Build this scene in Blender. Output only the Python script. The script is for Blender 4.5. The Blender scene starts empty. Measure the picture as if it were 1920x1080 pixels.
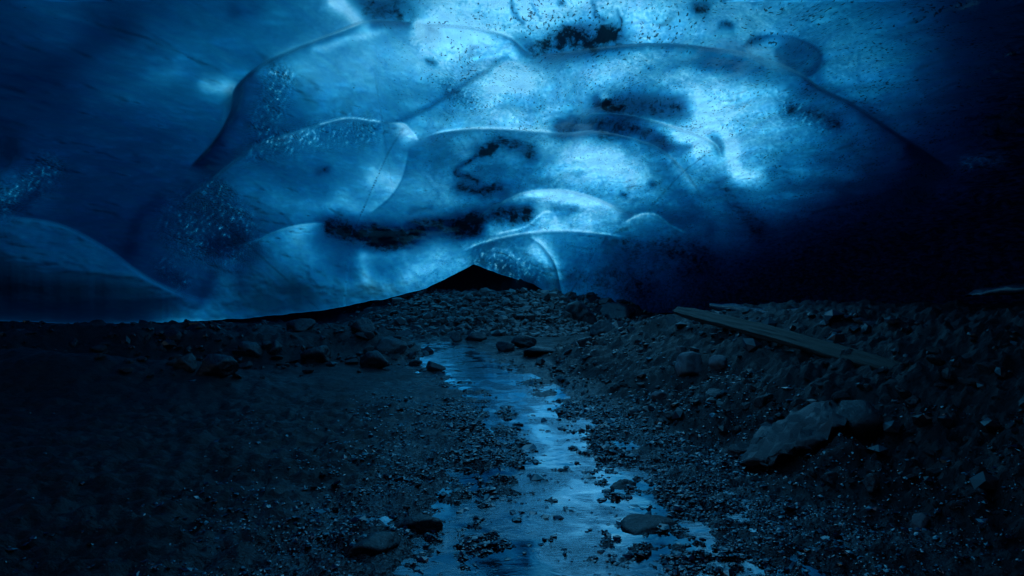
import bpy, bmesh, math, random
import numpy as np
from mathutils import Vector, Matrix

C = bpy.context.scene.collection
S = bpy.context.scene
R = math.radians

# ------------------------------------------------------------------ camera, sky, sun, exposure
EYE = 1.5                                   # eye height above the stream
F = 1280.0                                  # focal length in pixels of the 1920 wide photograph
cam_d = bpy.data.cameras.new('camera')
cam_d.sensor_width = 36.0
cam_d.lens = 24.0
cam_d.clip_start = 0.05
cam_d.clip_end = 500.0
cam = bpy.data.objects.new('camera', cam_d)
C.objects.link(cam)
cam.location = (0, 0, EYE)
cam.rotation_euler = (R(90), 0, 0)
S.camera = cam

SUN = Vector((0.10, 0.50, 0.86)).normalized()      # towards the sun: high, ahead of the camera
W = bpy.data.worlds.new('World')
S.world = W
W.use_nodes = True
nt = W.node_tree
sky = nt.nodes.new('ShaderNodeTexSky')
sky.sky_type = 'NISHITA'
sky.sun_disc = False
sky.sun_elevation = math.asin(SUN.z)
sky.sun_rotation = math.atan2(SUN.x, SUN.y)
bg = nt.nodes['Background']
bg.inputs['Strength'].default_value = 0.05
nt.links.new(sky.outputs['Color'], bg.inputs['Color'])
sd = bpy.data.lights.new('sun', 'SUN')
sd.energy = 5.0
sd.angle = R(0.5)
sd.color = (1.0, 0.98, 0.95)
so = bpy.data.objects.new('sun', sd)
C.objects.link(so)
so.rotation_euler = SUN.to_track_quat('Z', 'Y').to_euler()
so.location = (0, 10, 30)

S.view_settings.view_transform = 'Standard'
S.view_settings.look = 'None'
S.view_settings.exposure = 0.35
S.view_settings.gamma = 1.0
S.render.engine = 'CYCLES'
S.cycles.use_denoising = True
S.cycles.max_bounces = 10
S.cycles.diffuse_bounces = 4
S.cycles.glossy_bounces = 4
S.cycles.transparent_max_bounces = 16
S.cycles.sample_clamp_indirect = 3.0

rng = np.random.default_rng(11)
random.seed(11)

# ------------------------------------------------------------------ numeric helpers
_perm = np.random.default_rng(5).permutation(512)
_perm = np.concatenate([_perm, _perm, _perm])
_grad = np.random.default_rng(6).normal(size=(512, 3))
_grad /= np.linalg.norm(_grad, axis=1)[:, None]

def perlin(p):
    i = np.floor(p).astype(np.int64)
    f = p - i
    i &= 511
    w = f * f * f * (f * (f * 6 - 15) + 10)
    out = np.zeros(len(p))
    for a in (0, 1):
        for b in (0, 1):
            for c in (0, 1):
                h = _perm[(_perm[(_perm[(i[:, 0] + a) & 511] + i[:, 1] + b) & 511] + i[:, 2] + c) & 511]
                g = _grad[h]
                d = g[:, 0] * (f[:, 0] - a) + g[:, 1] * (f[:, 1] - b) + g[:, 2] * (f[:, 2] - c)
                ww = (w[:, 0] if a else 1 - w[:, 0]) * (w[:, 1] if b else 1 - w[:, 1]) * (w[:, 2] if c else 1 - w[:, 2])
                out += ww * d
    return out * 1.6

def fbm(p, octaves=4, gain=0.5, lac=2.03):
    s = np.zeros(len(p)); a = 1.0
    q = np.array(p, dtype=float)
    for _ in range(octaves):
        s += a * perlin(q)
        q = q * lac + 17.3
        a *= gain
    return s

def sstep(a, b, x):
    t = np.clip((x - a) / (b - a), 0, 1)
    return t * t * (3 - 2 * t)

def spline(pts, n=10):
    p = np.array(pts, float)
    if len(p) < 3:
        return p
    q = np.vstack([2 * p[0] - p[1], p, 2 * p[-1] - p[-2]])
    out = []
    for k in range(1, len(q) - 2):
        a, b, c, d = q[k - 1], q[k], q[k + 1], q[k + 2]
        for t in np.linspace(0, 1, n, endpoint=False):
            out.append(0.5 * (2 * b + (c - a) * t + (2 * a - 5 * b + 4 * c - d) * t * t + (3 * b - a - 3 * c + d) * t ** 3))
    out.append(p[-1])
    return np.array(out)

def curve_dist(U, V, pts, reach):
    """signed distance (positive = below / right of the curve drawn left to right) and arc parameter, within reach"""
    c = spline(pts)
    D = np.full(U.shape, 1e9); SG = np.ones(U.shape); T = np.zeros(U.shape)
    lo, hi = c.min(0) - reach, c.max(0) + reach
    m = (U > lo[0]) & (U < hi[0]) & (V > lo[1]) & (V < hi[1])
    u, v = U[m], V[m]
    d = np.full(u.shape, 1e9); sg = np.ones(u.shape); tt = np.zeros(u.shape)
    seg = np.diff(c, axis=0)
    L = np.hypot(seg[:, 0], seg[:, 1]); cum = np.concatenate([[0], np.cumsum(L)])
    for k in range(len(seg)):
        if L[k] < 1e-6: continue
        ax, ay = c[k]; dx, dy = seg[k]
        t = np.clip(((u - ax) * dx + (v - ay) * dy) / L[k] ** 2, 0, 1)
        px, py = u - ax - t * dx, v - ay - t * dy
        e = np.hypot(px, py)
        better = e < d
        d[better] = e[better]
        cr = dx * py - dy * px
        sg[better] = np.where(cr[better] >= 0, 1, -1)
        tt[better] = ((cum[k] + t * L[k]) / cum[-1])[better]
    D[m] = d; SG[m] = sg; T[m] = tt
    return D * SG, T

def bicubic(grid, fx, fy):
    """Catmull-Rom sample of a regular table"""
    g = np.pad(np.array(grid, float), 2, mode='edge')
    ny, nx = len(grid), len(grid[0])
    fx = np.clip(fx, 0, nx - 1); fy = np.clip(fy, 0, ny - 1)
    ix = np.minimum(np.floor(fx).astype(int), nx - 2); iy = np.minimum(np.floor(fy).astype(int), ny - 2)
    tx, ty = fx - ix, fy - iy
    def w(t):
        return [(-t + 2 * t * t - t ** 3) / 2, (2 - 5 * t * t + 3 * t ** 3) / 2, (t + 4 * t * t - 3 * t ** 3) / 2, (-t * t + t ** 3) / 2]
    wx, wy = w(tx), w(ty)
    out = 0
    for j in range(4):
        for i in range(4):
            out = out + wx[i] * wy[j] * g[iy + j + 1, ix + i + 1]
    return out

def np_mesh(name, verts, faces, mat, smooth=True, parent=None):
    me = bpy.data.meshes.new(name)
    verts = np.asarray(verts, np.float32); faces = np.asarray(faces, np.int32)
    k = faces.shape[1]
    me.vertices.add(len(verts)); me.vertices.foreach_set('co', verts.ravel())
    me.loops.add(faces.size); me.loops.foreach_set('vertex_index', faces.ravel())
    me.polygons.add(len(faces))
    me.polygons.foreach_set('loop_start', np.arange(0, faces.size, k, dtype=np.int32))
    me.polygons.foreach_set('loop_total', np.full(len(faces), k, np.int32))
    me.polygons.foreach_set('use_smooth', np.full(len(faces), smooth, bool))
    me.update(calc_edges=True)
    me.validate()
    if mat: me.materials.append(mat)
    o = bpy.data.objects.new(name, me)
    C.objects.link(o)
    if parent: o.parent = parent
    return o

def attr(o, name, vals):
    a = o.data.attributes.new(name, 'FLOAT', 'POINT')
    a.data.foreach_set('value', np.asarray(vals, np.float32).ravel())

def tag(o, label=None, cat=None, group=None, kind=None):
    if label: o['label'] = label
    if cat: o['category'] = cat
    if group: o['group'] = group
    if kind: o['kind'] = kind
    return o

# ------------------------------------------------------------------ materials
class NT:
    def __init__(s, name):
        s.m = bpy.data.materials.new(name); s.m.use_nodes = True
        s.t = s.m.node_tree; s.t.nodes.clear()
        s.out = s.t.nodes.new('ShaderNodeOutputMaterial')
    def n(s, kind, props=None, **ins):
        nd = s.t.nodes.new('ShaderNode' + kind)
        for k, v in (props or {}).items(): setattr(nd, k, v)
        for k, v in ins.items():
            s.set(nd, k.replace('_', ' '), v)
        return nd
    def set(s, nd, key, v):
        sock = nd.inputs[int(key)] if key.isdigit() else nd.inputs[key]
        if hasattr(v, 'is_output') or isinstance(v, bpy.types.NodeSocket): s.t.links.new(v, sock)
        else: sock.default_value = v
    def math(s, op, a, b=0.0, clamp=False):
        nd = s.t.nodes.new('ShaderNodeMath'); nd.operation = op; nd.use_clamp = clamp
        s.set(nd, '0', a); s.set(nd, '1', b)
        return nd.outputs[0]
    def maprange(s, v, a, b, c=0.0, d=1.0):
        nd = s.t.nodes.new('ShaderNodeMapRange'); nd.interpolation_type = 'SMOOTHSTEP'
        s.set(nd, '0', v)
        for i, x in zip((1, 2, 3, 4), (a, b, c, d)): nd.inputs[i].default_value = x
        return nd.outputs[0]
    def noise(s, vec, scale, detail=4.0, rough=0.55, dist=0.0):
        nd = s.t.nodes.new('ShaderNodeTexNoise')
        s.t.links.new(vec, nd.inputs['Vector'])
        nd.inputs['Scale'].default_value = scale; nd.inputs['Detail'].default_value = detail
        nd.inputs['Roughness'].default_value = rough; nd.inputs['Distortion'].default_value = dist
        return nd.outputs['Fac']
    def mixc(s, f, a, b):
        nd = s.t.nodes.new('ShaderNodeMix'); nd.data_type = 'RGBA'
        s.set(nd, '0', f); s.set(nd, '6', a); s.set(nd, '7', b)
        return nd.outputs[2]
    def bump(s, h, strength, dist, normal=None):
        nd = s.t.nodes.new('ShaderNodeBump')
        s.t.links.new(h, nd.inputs['Height'])
        s.set(nd, 'Strength', strength); nd.inputs['Distance'].default_value = dist
        if normal is not None: s.t.links.new(normal, nd.inputs['Normal'])
        return nd.outputs[0]
    def attr(s, name):
        nd = s.t.nodes.new('ShaderNodeAttribute'); nd.attribute_name = name
        return nd.outputs['Fac']
    def pos(s):
        return s.t.nodes.new('ShaderNodeNewGeometry').outputs['Position']
    def obj(s):
        return s.t.nodes.new('ShaderNodeTexCoord').outputs['Object']
    def scaled(s, v, sc, rot=(0, 0, 0)):
        nd = s.t.nodes.new('ShaderNodeMapping')
        s.t.links.new(v, nd.inputs['Vector']); nd.inputs['Scale'].default_value = sc; nd.inputs['Rotation'].default_value = rot
        return nd.outputs[0]

SIG = np.array((1.9, 0.80, 0.60))          # extinction of the glacier ice per metre, red green blue

def mat_ice():
    a = NT('glacier_ice')
    P = a.scaled(a.pos(), (1.0, 0.42, 1.0))          # flow has drawn every grain and scallop out along the cave
    crys = a.attr('crystal'); dirt_a = a.attr('dirt'); spk = a.attr('speck')
    # relief too fine for the mesh: scallops, pits, frost
    big = a.noise(P, 1.6, 5, 0.5, 0.6)
    mid = a.noise(P, 9.0, 4, 0.55)
    fine = a.noise(a.scaled(P, (1, 0.6, 1)), 55.0, 3, 0.6)
    vor = a.n('TexVoronoi', {'feature': 'F1'}); a.t.links.new(P, vor.inputs['Vector']); vor.inputs['Scale'].default_value = 22.0
    calm = a.math('ADD', 0.18, a.math('MULTIPLY', spk, 0.36))          # the left of the vault is polished smooth
    nrm = a.bump(big, calm, 0.06)
    nrm = a.bump(mid, calm, 0.016, nrm)
    nrm = a.bump(fine, a.math('MULTIPLY', spk, 0.7), 0.009, nrm)
    nrm = a.bump(vor.outputs['Distance'], crys, 0.16, nrm)
    cr2 = a.noise(P, 70.0, 2, 0.6, 1.5)
    nrm = a.bump(cr2, a.math('MULTIPLY', crys, 0.9), 0.03, nrm)
    # cloudy (bubbly) and clear ice
    cloud = a.maprange(a.noise(a.scaled(P, (1.0, 0.5, 1.3)), 3.5, 9, 0.72, 0.4), 0.30, 0.70)
    tcol = a.mixc(cloud, (0.17, 0.54, 0.93, 1), (0.26, 0.70, 1.0, 1))
    trans = a.n('BsdfTranslucent'); a.t.links.new(tcol, trans.inputs['Color']); a.t.links.new(nrm, trans.inputs['Normal'])
    dif = a.n('BsdfDiffuse', Color=(0.10, 0.22, 0.34, 1)); a.t.links.new(nrm, dif.inputs['Normal'])
    ice = a.n('MixShader', Fac=0.10)
    a.t.links.new(trans.outputs[0], ice.inputs[1]); a.t.links.new(dif.outputs[0], ice.inputs[2])
    # grit frozen into the surface
    sp1 = a.noise(P, 34.0, 2, 0.5)
    sp2 = a.noise(P, 2.6, 3, 0.6)
    thr = a.math('MULTIPLY_ADD', a.math('MULTIPLY', spk, sp2), -0.34); a.t.nodes[-1].inputs[2].default_value = 0.78
    grit = a.math('MULTIPLY', a.math('SUBTRACT', sp1, thr), 14.0, True)
    dn = a.noise(P, 9.0, 10, 0.8, 0.5)
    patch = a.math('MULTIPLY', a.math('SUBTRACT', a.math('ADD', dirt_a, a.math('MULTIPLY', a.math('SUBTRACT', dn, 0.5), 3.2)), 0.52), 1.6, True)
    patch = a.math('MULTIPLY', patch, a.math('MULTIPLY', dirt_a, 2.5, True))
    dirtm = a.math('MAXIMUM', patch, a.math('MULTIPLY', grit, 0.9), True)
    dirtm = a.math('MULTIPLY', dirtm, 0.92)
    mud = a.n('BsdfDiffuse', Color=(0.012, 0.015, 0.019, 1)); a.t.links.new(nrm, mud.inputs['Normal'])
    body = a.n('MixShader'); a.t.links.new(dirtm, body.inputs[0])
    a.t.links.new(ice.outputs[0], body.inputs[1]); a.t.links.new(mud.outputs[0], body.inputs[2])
    gl = a.n('BsdfGlossy', Roughness=0.16); a.t.links.new(nrm, gl.inputs['Normal'])
    fr = a.n('Fresnel', IOR=1.31); a.t.links.new(nrm, fr.inputs['Normal'])
    fin = a.n('MixShader'); a.t.links.new(a.math('MULTIPLY', fr.outputs[0], a.math('SUBTRACT', 0.8, a.math('MULTIPLY', dirtm, 0.5))), fin.inputs[0])
    a.t.links.new(body.outputs[0], fin.inputs[1]); a.t.links.new(gl.outputs[0], fin.inputs[2])
    # unseen upper face of the same slab: see-through to pass sunlight, with thin snow
    tr = a.n('BsdfTransparent', Color=(0.97, 0.98, 1, 1))
    sn = a.n('BsdfDiffuse', Color=(0.8, 0.82, 0.85, 1))
    mx = a.n('MixShader', Fac=0.10)
    a.t.links.new(tr.outputs[0], mx.inputs[1]); a.t.links.new(sn.outputs[0], mx.inputs[2])
    both = a.n('MixShader'); a.t.links.new(a.math('GREATER_THAN', a.attr('upper'), 0.02), both.inputs[0])
    a.t.links.new(fin.outputs[0], both.inputs[1]); a.t.links.new(mx.outputs[0], both.inputs[2])
    a.t.links.new(both.outputs[0], a.out.inputs['Surface'])
    vol(a)
    return a.m

def vol(a):
    den = float(SIG.max()) * 1.02
    v = a.n('VolumeAbsorption', Color=tuple(1 - SIG / den) + (1,), Density=den)
    a.t.links.new(v.outputs[0], a.out.inputs['Volume'])
    a.m.cycles.homogeneous_volume = True

def mat_ground():
    a = NT('wet_black_mud')
    P = a.pos(); wet = a.attr('wet')
    n1 = a.noise(P, 1.4, 6, 0.6); n2 = a.noise(a.scaled(P, (1, 2.2, 1)), 11, 5, 0.65, 0.4); n3 = a.noise(P, 60, 4, 0.7)
    vo = a.n('TexVoronoi', {'feature': 'F1'}); a.t.links.new(P, vo.inputs['Vector']); vo.inputs['Scale'].default_value = 42.0
    col = a.mixc(n1, (0.004, 0.006, 0.009, 1), (0.013, 0.017, 0.022, 1))
    col = a.mixc(a.maprange(n2, 0.35, 0.7), col, (0.022, 0.027, 0.034, 1))
    nrm = a.bump(n2, 0.8, 0.05)
    nrm = a.bump(n3, 0.8, 0.014, nrm)
    nrm = a.bump(vo.outputs['Distance'], a.math('MULTIPLY', wet, 0.7), 0.03, nrm)
    rough = a.math('SUBTRACT', a.maprange(n1, 0.3, 0.7, 0.30, 0.60), a.math('MULTIPLY', wet, 0.30))
    b = a.n('BsdfPrincipled', Base_Color=col, Roughness=rough, Normal=nrm)
    a.t.links.new(a.maprange(wet, 0.0, 1.0, 1.38, 2.0), b.inputs['IOR'])
    b.inputs['Specular Tint'].default_value = (0.62, 0.86, 1.0, 1)
    a.t.links.new(b.outputs[0], a.out.inputs['Surface'])
    return a.m

def mat_stone(name, lo, hi, rough=0.35, sc=9.0):
    a = NT(name)
    P = a.obj()
    rnd = a.t.nodes.new('ShaderNodeObjectInfo').outputs['Random']
    n1 = a.noise(P, sc * 0.5, 6, 0.65, 0.6); n2 = a.noise(P, sc * 4, 5, 0.7)
    f = a.math('MULTIPLY_ADD', rnd, 0.5); a.t.nodes[-1].inputs[2].default_value = 0.0
    f = a.math('ADD', a.math('MULTIPLY', f, 0.7), a.math('MULTIPLY', a.maprange(n1, 0.3, 0.7), 0.6), True)
    col = a.mixc(f, tuple(lo) + (1,), tuple(hi) + (1,))
    nrm = a.bump(n1, 0.6, 0.06); nrm = a.bump(n2, 0.6, 0.015, nrm)
    b = a.n('BsdfPrincipled', Base_Color=col, Roughness=a.maprange(n2, 0.3, 0.7, rough - 0.1, rough + 0.2), Normal=nrm)
    b.inputs['IOR'].default_value = 1.6
    b.inputs['Specular Tint'].default_value = (0.62, 0.86, 1.0, 1)
    a.t.links.new(b.outputs[0], a.out.inputs['Surface'])
    return a.m

def mat_gravel(name, lo, hi, rough, ior):
    a = NT(name)
    n = a.n('NewGeometry')
    col = a.mixc(n.outputs['Random Per Island'], tuple(lo) + (1,), tuple(hi) + (1,))
    b = a.n('BsdfPrincipled', Base_Color=col, Roughness=rough)
    b.inputs['IOR'].default_value = ior
    b.inputs['Specular Tint'].default_value = (0.62, 0.86, 1.0, 1)
    a.t.links.new(b.outputs[0], a.out.inputs['Surface'])
    return a.m

def mat_water():
    a = NT('stream_water')
    P = a.pos()
    r1 = a.noise(a.scaled(P, (1.0, 1.9, 1)), 4.0, 4, 0.6, 1.2)
    r2 = a.noise(a.scaled(P, (1.0, 2.2, 1)), 15.0, 4, 0.65, 0.8)
    riffle = a.maprange(a.noise(a.scaled(P, (1.0, 0.8, 1)), 1.9, 3, 0.6, 0.5), 0.42, 0.62)     # calm pools and broken riffles
    nrm = a.bump(r1, a.math('MULTIPLY', a.math('ADD', riffle, 0.15), 0.6), 0.020); nrm = a.bump(r2, riffle, 0.007, nrm)
    gl = a.n('BsdfGlossy', Color=(0.62, 0.88, 1.0, 1), Roughness=0.03); a.t.links.new(nrm, gl.inputs['Normal'])
    tr = a.n('BsdfTransparent', Color=(0.55, 0.68, 0.74, 1))
    fr = a.n('Fresnel', IOR=1.95); a.t.links.new(nrm, fr.inputs['Normal'])
    mx = a.n('MixShader'); a.t.links.new(a.math('MULTIPLY', fr.outputs[0], 1.9, True), mx.inputs[0])
    a.t.links.new(tr.outputs[0], mx.inputs[1]); a.t.links.new(gl.outputs[0], mx.inputs[2])
    a.t.links.new(mx.outputs[0], a.out.inputs['Surface'])
    return a.m

def mat_wood():
    a = NT('weathered_plank_wood')
    P = a.obj()
    g = a.noise(a.scaled(P, (0.7, 14, 14)), 4.0, 6, 0.65, 0.3)
    g2 = a.noise(P, 3.0, 4, 0.6)
    col = a.mixc(a.maprange(g, 0.3, 0.7), (0.010, 0.011, 0.010, 1), (0.048, 0.051, 0.044, 1))
    col = a.mixc(a.maprange(g2, 0.5, 0.75), col, (0.02, 0.02, 0.018, 1))
    nrm = a.bump(g, 0.8, 0.012)
    b = a.n('BsdfPrincipled', Base_Color=col, Roughness=0.65, Normal=nrm)
    a.t.links.new(b.outputs[0], a.out.inputs['Surface'])
    return a.m

M_ice, M_ground, M_water, M_wood = mat_ice(), mat_ground(), mat_water(), mat_wood()
M_rock = mat_stone('dark_wet_basalt', (0.007, 0.009, 0.012), (0.030, 0.034, 0.04), 0.3)
M_pale = mat_stone('pale_grey_stone', (0.06, 0.065, 0.075), (0.15, 0.16, 0.185), 0.4)
M_slab = mat_stone('layered_grey_slab', (0.018, 0.021, 0.026), (0.085, 0.09, 0.10), 0.32, 16.0)
M_grav = mat_gravel('wet_gravel', (0.004, 0.005, 0.007), (0.03, 0.034, 0.04), 0.14, 2.4)
M_rubb = mat_gravel('bank_rubble', (0.006, 0.008, 0.011), (0.032, 0.037, 0.045), 0.3, 1.6)
M_scree_lit = mat_gravel('lit_far_scree', (0.02, 0.022, 0.025), (0.14, 0.145, 0.15), 0.35, 1.6)  # rubble colours made paler to stand in for light on the far slope

# ------------------------------------------------------------------ the ice ceiling: one thick slab of glacier
def interp(x, pts):
    p = np.array(pts, float)
    return np.interp(x, p[:, 0], p[:, 1])

EDGE = [(-1600, 640), (-300, 612), (0, 602), (150, 608), (300, 606), (450, 598), (600, 582), (720, 560), (800, 540),
        (850, 515), (888, 497), (925, 509), (960, 521), (1000, 531), (1030, 550), (1062, 580), (1110, 576),
        (1200, 585), (1400, 592), (1600, 602), (1920, 612), (3500, 640)]

# wanted brightness of the vault, put into the slab's thickness, every 60 px from u = 0 and v = 0 (8-bit blue seen from the cave floor)
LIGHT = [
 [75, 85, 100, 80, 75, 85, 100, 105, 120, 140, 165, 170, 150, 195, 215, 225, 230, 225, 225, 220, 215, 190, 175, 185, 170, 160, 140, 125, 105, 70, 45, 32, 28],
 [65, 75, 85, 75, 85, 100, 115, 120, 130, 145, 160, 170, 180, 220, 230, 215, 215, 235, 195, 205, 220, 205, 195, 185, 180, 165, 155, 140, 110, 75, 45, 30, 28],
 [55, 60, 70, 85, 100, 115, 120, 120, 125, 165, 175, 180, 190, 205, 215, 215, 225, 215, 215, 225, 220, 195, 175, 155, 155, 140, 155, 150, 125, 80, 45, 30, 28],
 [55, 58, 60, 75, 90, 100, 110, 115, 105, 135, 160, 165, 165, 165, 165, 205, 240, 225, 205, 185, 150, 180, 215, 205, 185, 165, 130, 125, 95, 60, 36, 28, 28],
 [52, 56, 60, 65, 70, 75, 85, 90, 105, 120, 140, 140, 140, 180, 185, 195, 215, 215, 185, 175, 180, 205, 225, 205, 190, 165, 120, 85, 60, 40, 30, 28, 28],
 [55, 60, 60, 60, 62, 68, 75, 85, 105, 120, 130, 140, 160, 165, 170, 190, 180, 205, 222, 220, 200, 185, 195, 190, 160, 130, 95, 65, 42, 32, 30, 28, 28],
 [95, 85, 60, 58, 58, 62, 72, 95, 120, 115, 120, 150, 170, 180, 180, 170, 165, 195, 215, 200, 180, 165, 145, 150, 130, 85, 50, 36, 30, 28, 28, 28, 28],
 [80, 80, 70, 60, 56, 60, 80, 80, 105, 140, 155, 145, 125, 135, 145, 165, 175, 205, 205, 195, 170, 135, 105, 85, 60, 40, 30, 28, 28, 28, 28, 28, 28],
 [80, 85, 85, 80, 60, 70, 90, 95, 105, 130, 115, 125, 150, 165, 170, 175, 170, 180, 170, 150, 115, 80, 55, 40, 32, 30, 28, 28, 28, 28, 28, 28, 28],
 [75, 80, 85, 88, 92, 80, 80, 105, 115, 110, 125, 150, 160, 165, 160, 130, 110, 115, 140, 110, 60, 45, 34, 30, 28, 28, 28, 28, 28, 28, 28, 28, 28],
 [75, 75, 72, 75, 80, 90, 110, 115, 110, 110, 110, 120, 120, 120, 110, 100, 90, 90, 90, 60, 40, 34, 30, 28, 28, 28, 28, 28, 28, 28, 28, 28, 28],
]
# hollows melted into the roof: centre, radii, tilt, depth (log)
HOLLOWS = [
 (200, 190, 350, 260, -20, 0.09), (640, 165, 240, 135, -15, 0.10), (570, 350, 235, 140, -10, 0.08), (620, 500, 270, 95, -12, 0.04),
 (1100, 10, 430, 105, 0, 0.09), (1370, 220, 340, 150, 18, 0.10), (1050, 320, 270, 95, 5, 0.08), (1070, 410, 160, 52, 10, 0.06),
 (120, 500, 270, 120, 15, 0.05), (1720, 120, 270, 210, 20, 0.10), (960, 175, 170, 80, -15, 0.07), (1230, 260, 140, 50, 25, 0.05), (400, 430, 100, 80, -20, 0.04), (1010, 480, 90, 45, 10, 0.04),
]
# ribs hanging between the hollows, nearer ice above: points, jump in log depth, fade below, end taper
RIDGES = [
 ([(350, 320), (400, 265), (432, 210), (442, 165), (490, 120), (560, 88), (620, 62), (690, 38), (775, 42)], 0.12, 130, 0.2),
 ([(775, 44), (860, 48), (920, 58), (960, 72), (985, 95), (1000, 102)], 0.06, 60, 0.25),
 ([(1000, 104), (1060, 98), (1120, 90), (1200, 82), (1260, 82), (1320, 88), (1400, 100), (1490, 132), (1540, 165), (1600, 195), (1660, 235), (1720, 275), (1790, 320)], 0.14, 120, 0.12),
 ([(740, 228), (790, 208), (840, 178), (880, 152), (950, 108)], 0.03, 50, 0.3),
 ([(340, 395), (350, 370), (390, 340), (430, 308), (480, 272), (540, 250), (600, 232), (650, 222), (700, 227), (755, 232), (775, 252), (787, 264)], 0.10, 110, 0.2),
 ([(770, 268), (820, 250), (880, 242), (940, 242), (1000, 246), (1060, 250), (1110, 246), (1160, 252), (1220, 270), (1260, 295), (1300, 340), (1330, 400)], 0.07, 90, 0.25),
 ([(1070, 225), (1110, 214), (1150, 213), (1210, 222), (1270, 240), (1320, 258), (1345, 275), (1354, 305)], 0.06, 60, 0.2),
 ([(870, 424), (930, 385), (975, 362), (1020, 355), (1070, 358), (1120, 372), (1165, 392), (1220, 408)], 0.08, 80, 0.2),
 ([(430, 465), (480, 450), (520, 432), (570, 420), (630, 418)], 0.04, 70, 0.3),
 ([(900, 455), (960, 442), (1020, 434), (1080, 434), (1140, 440), (1180, 448)], 0.06, 60, 0.25),
 ([(1160, 424), (1200, 402), (1230, 402), (1255, 420), (1290, 438)], 0.03, 60, 0.3),
 ([(884, 500), (902, 480), (928, 468), (952, 474), (976, 496), (1004, 530)], 0.12, 60, 0.1),
 ([(985, 440), (1015, 460), (1040, 495), (1050, 535), (1056, 570)], 0.03, 60, 0.3),
 ([(-120, 420), (-40, 404), (0, 404), (80, 412), (140, 430), (210, 470), (250, 500), (290, 525), (350, 552), (400, 562)], 0.08, 120, 0.15),
 ([(-40, 330), (0, 322), (20, 300), (20, 270), (0, 245)], 0.04, 60, 0.3),
]
# grit and mud frozen in the ice: points, half width, strength
DIRT = [
 ([(1005, 94), (1040, 84), (1080, 78), (1115, 80), (1148, 72)], 18, 1.25), ([(1090, 62), (1140, 60)], 10, 0.7), ([(1060, 60), (1072, 58)], 6, 1.0), ([(690, 8), (725, 20), (755, 28)], 19, 0.95),
 ([(902, 281), (935, 269), (965, 271), (992, 286)], 10, 1.35), ([(912, 284), (880, 300), (856, 320), (870, 330), (900, 339)], 3.5, 1.1), ([(866, 351), (900, 358), (940, 356)], 9, 1.3),
 ([(905, 316), (935, 314)], 11, 0.55), ([(1000, 295), (1030, 300)], 8, 0.5),
 ([(628, 426), (660, 438), (700, 442), (750, 456)], 15, 1.5), ([(720, 450), (770, 438), (820, 425), (885, 410)], 11, 1.3), ([(765, 416), (800, 414)], 4, 0.9), ([(770, 394), (810, 388)], 4, 0.7),
 ([(862, 434), (920, 408), (985, 396)], 12, 1.0), ([(960, 412), (990, 402)], 10, 0.7), ([(860, 440), (890, 436)], 8, 0.6),
 ([(1122, 196), (1150, 200)], 8, 1.0), ([(1150, 196), (1190, 200), (1240, 206), (1270, 200)], 14, 0.9), ([(1105, 240), (1160, 233), (1200, 243), (1240, 266)], 11, 0.95), ([(1056, 240), (1072, 238)], 10, 0.9),
 ([(1478, 203), (1520, 210), (1570, 232)], 9, 1.0), ([(1305, 15), (1320, 18)], 8, 1.1), ([(1358, 49), (1370, 50)], 5, 1.1), ([(1050, 2), (1054, 3)], 4, 1.1),
 ([(1130, 258), (1165, 258), (1185, 280)], 9, 0.7), ([(1180, 465), (1240, 462), (1300, 480)], 28, 0.85), ([(1090, 525), (1200, 535)], 26, 0.7), ([(1350, 350), (1390, 395), (1420, 430)], 14, 0.75),
 ([(1048, 389), (1072, 392)], 7, 0.9), ([(835, 160), (860, 182), (880, 190)], 7, 0.6), ([(1222, 345), (1224, 348)], 4, 1.1), ([(1165, 366), (1168, 368)], 4, 1.0), ([(805, 115), (812, 120)], 4, 1.0),
 ([(600, 322), (615, 318)], 5, 0.9), ([(1535, 150), (1600, 190), (1660, 230)], 6, 0.6), ([(925, 488), (960, 503), (1000, 524)], 16, 0.42), ([(440, 455), (410, 468)], 12, 0.6),
 ([(960, 0), (968, 30), (980, 42)], 3, 0.9), ([(1110, 5), (1116, 22), (1130, 38)], 2.5, 0.9), ([(1160, 20), (1164, 50), (1150, 70)], 2, 0.8), ([(1000, 10), (1015, 35)], 2, 0.6),
]
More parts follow.
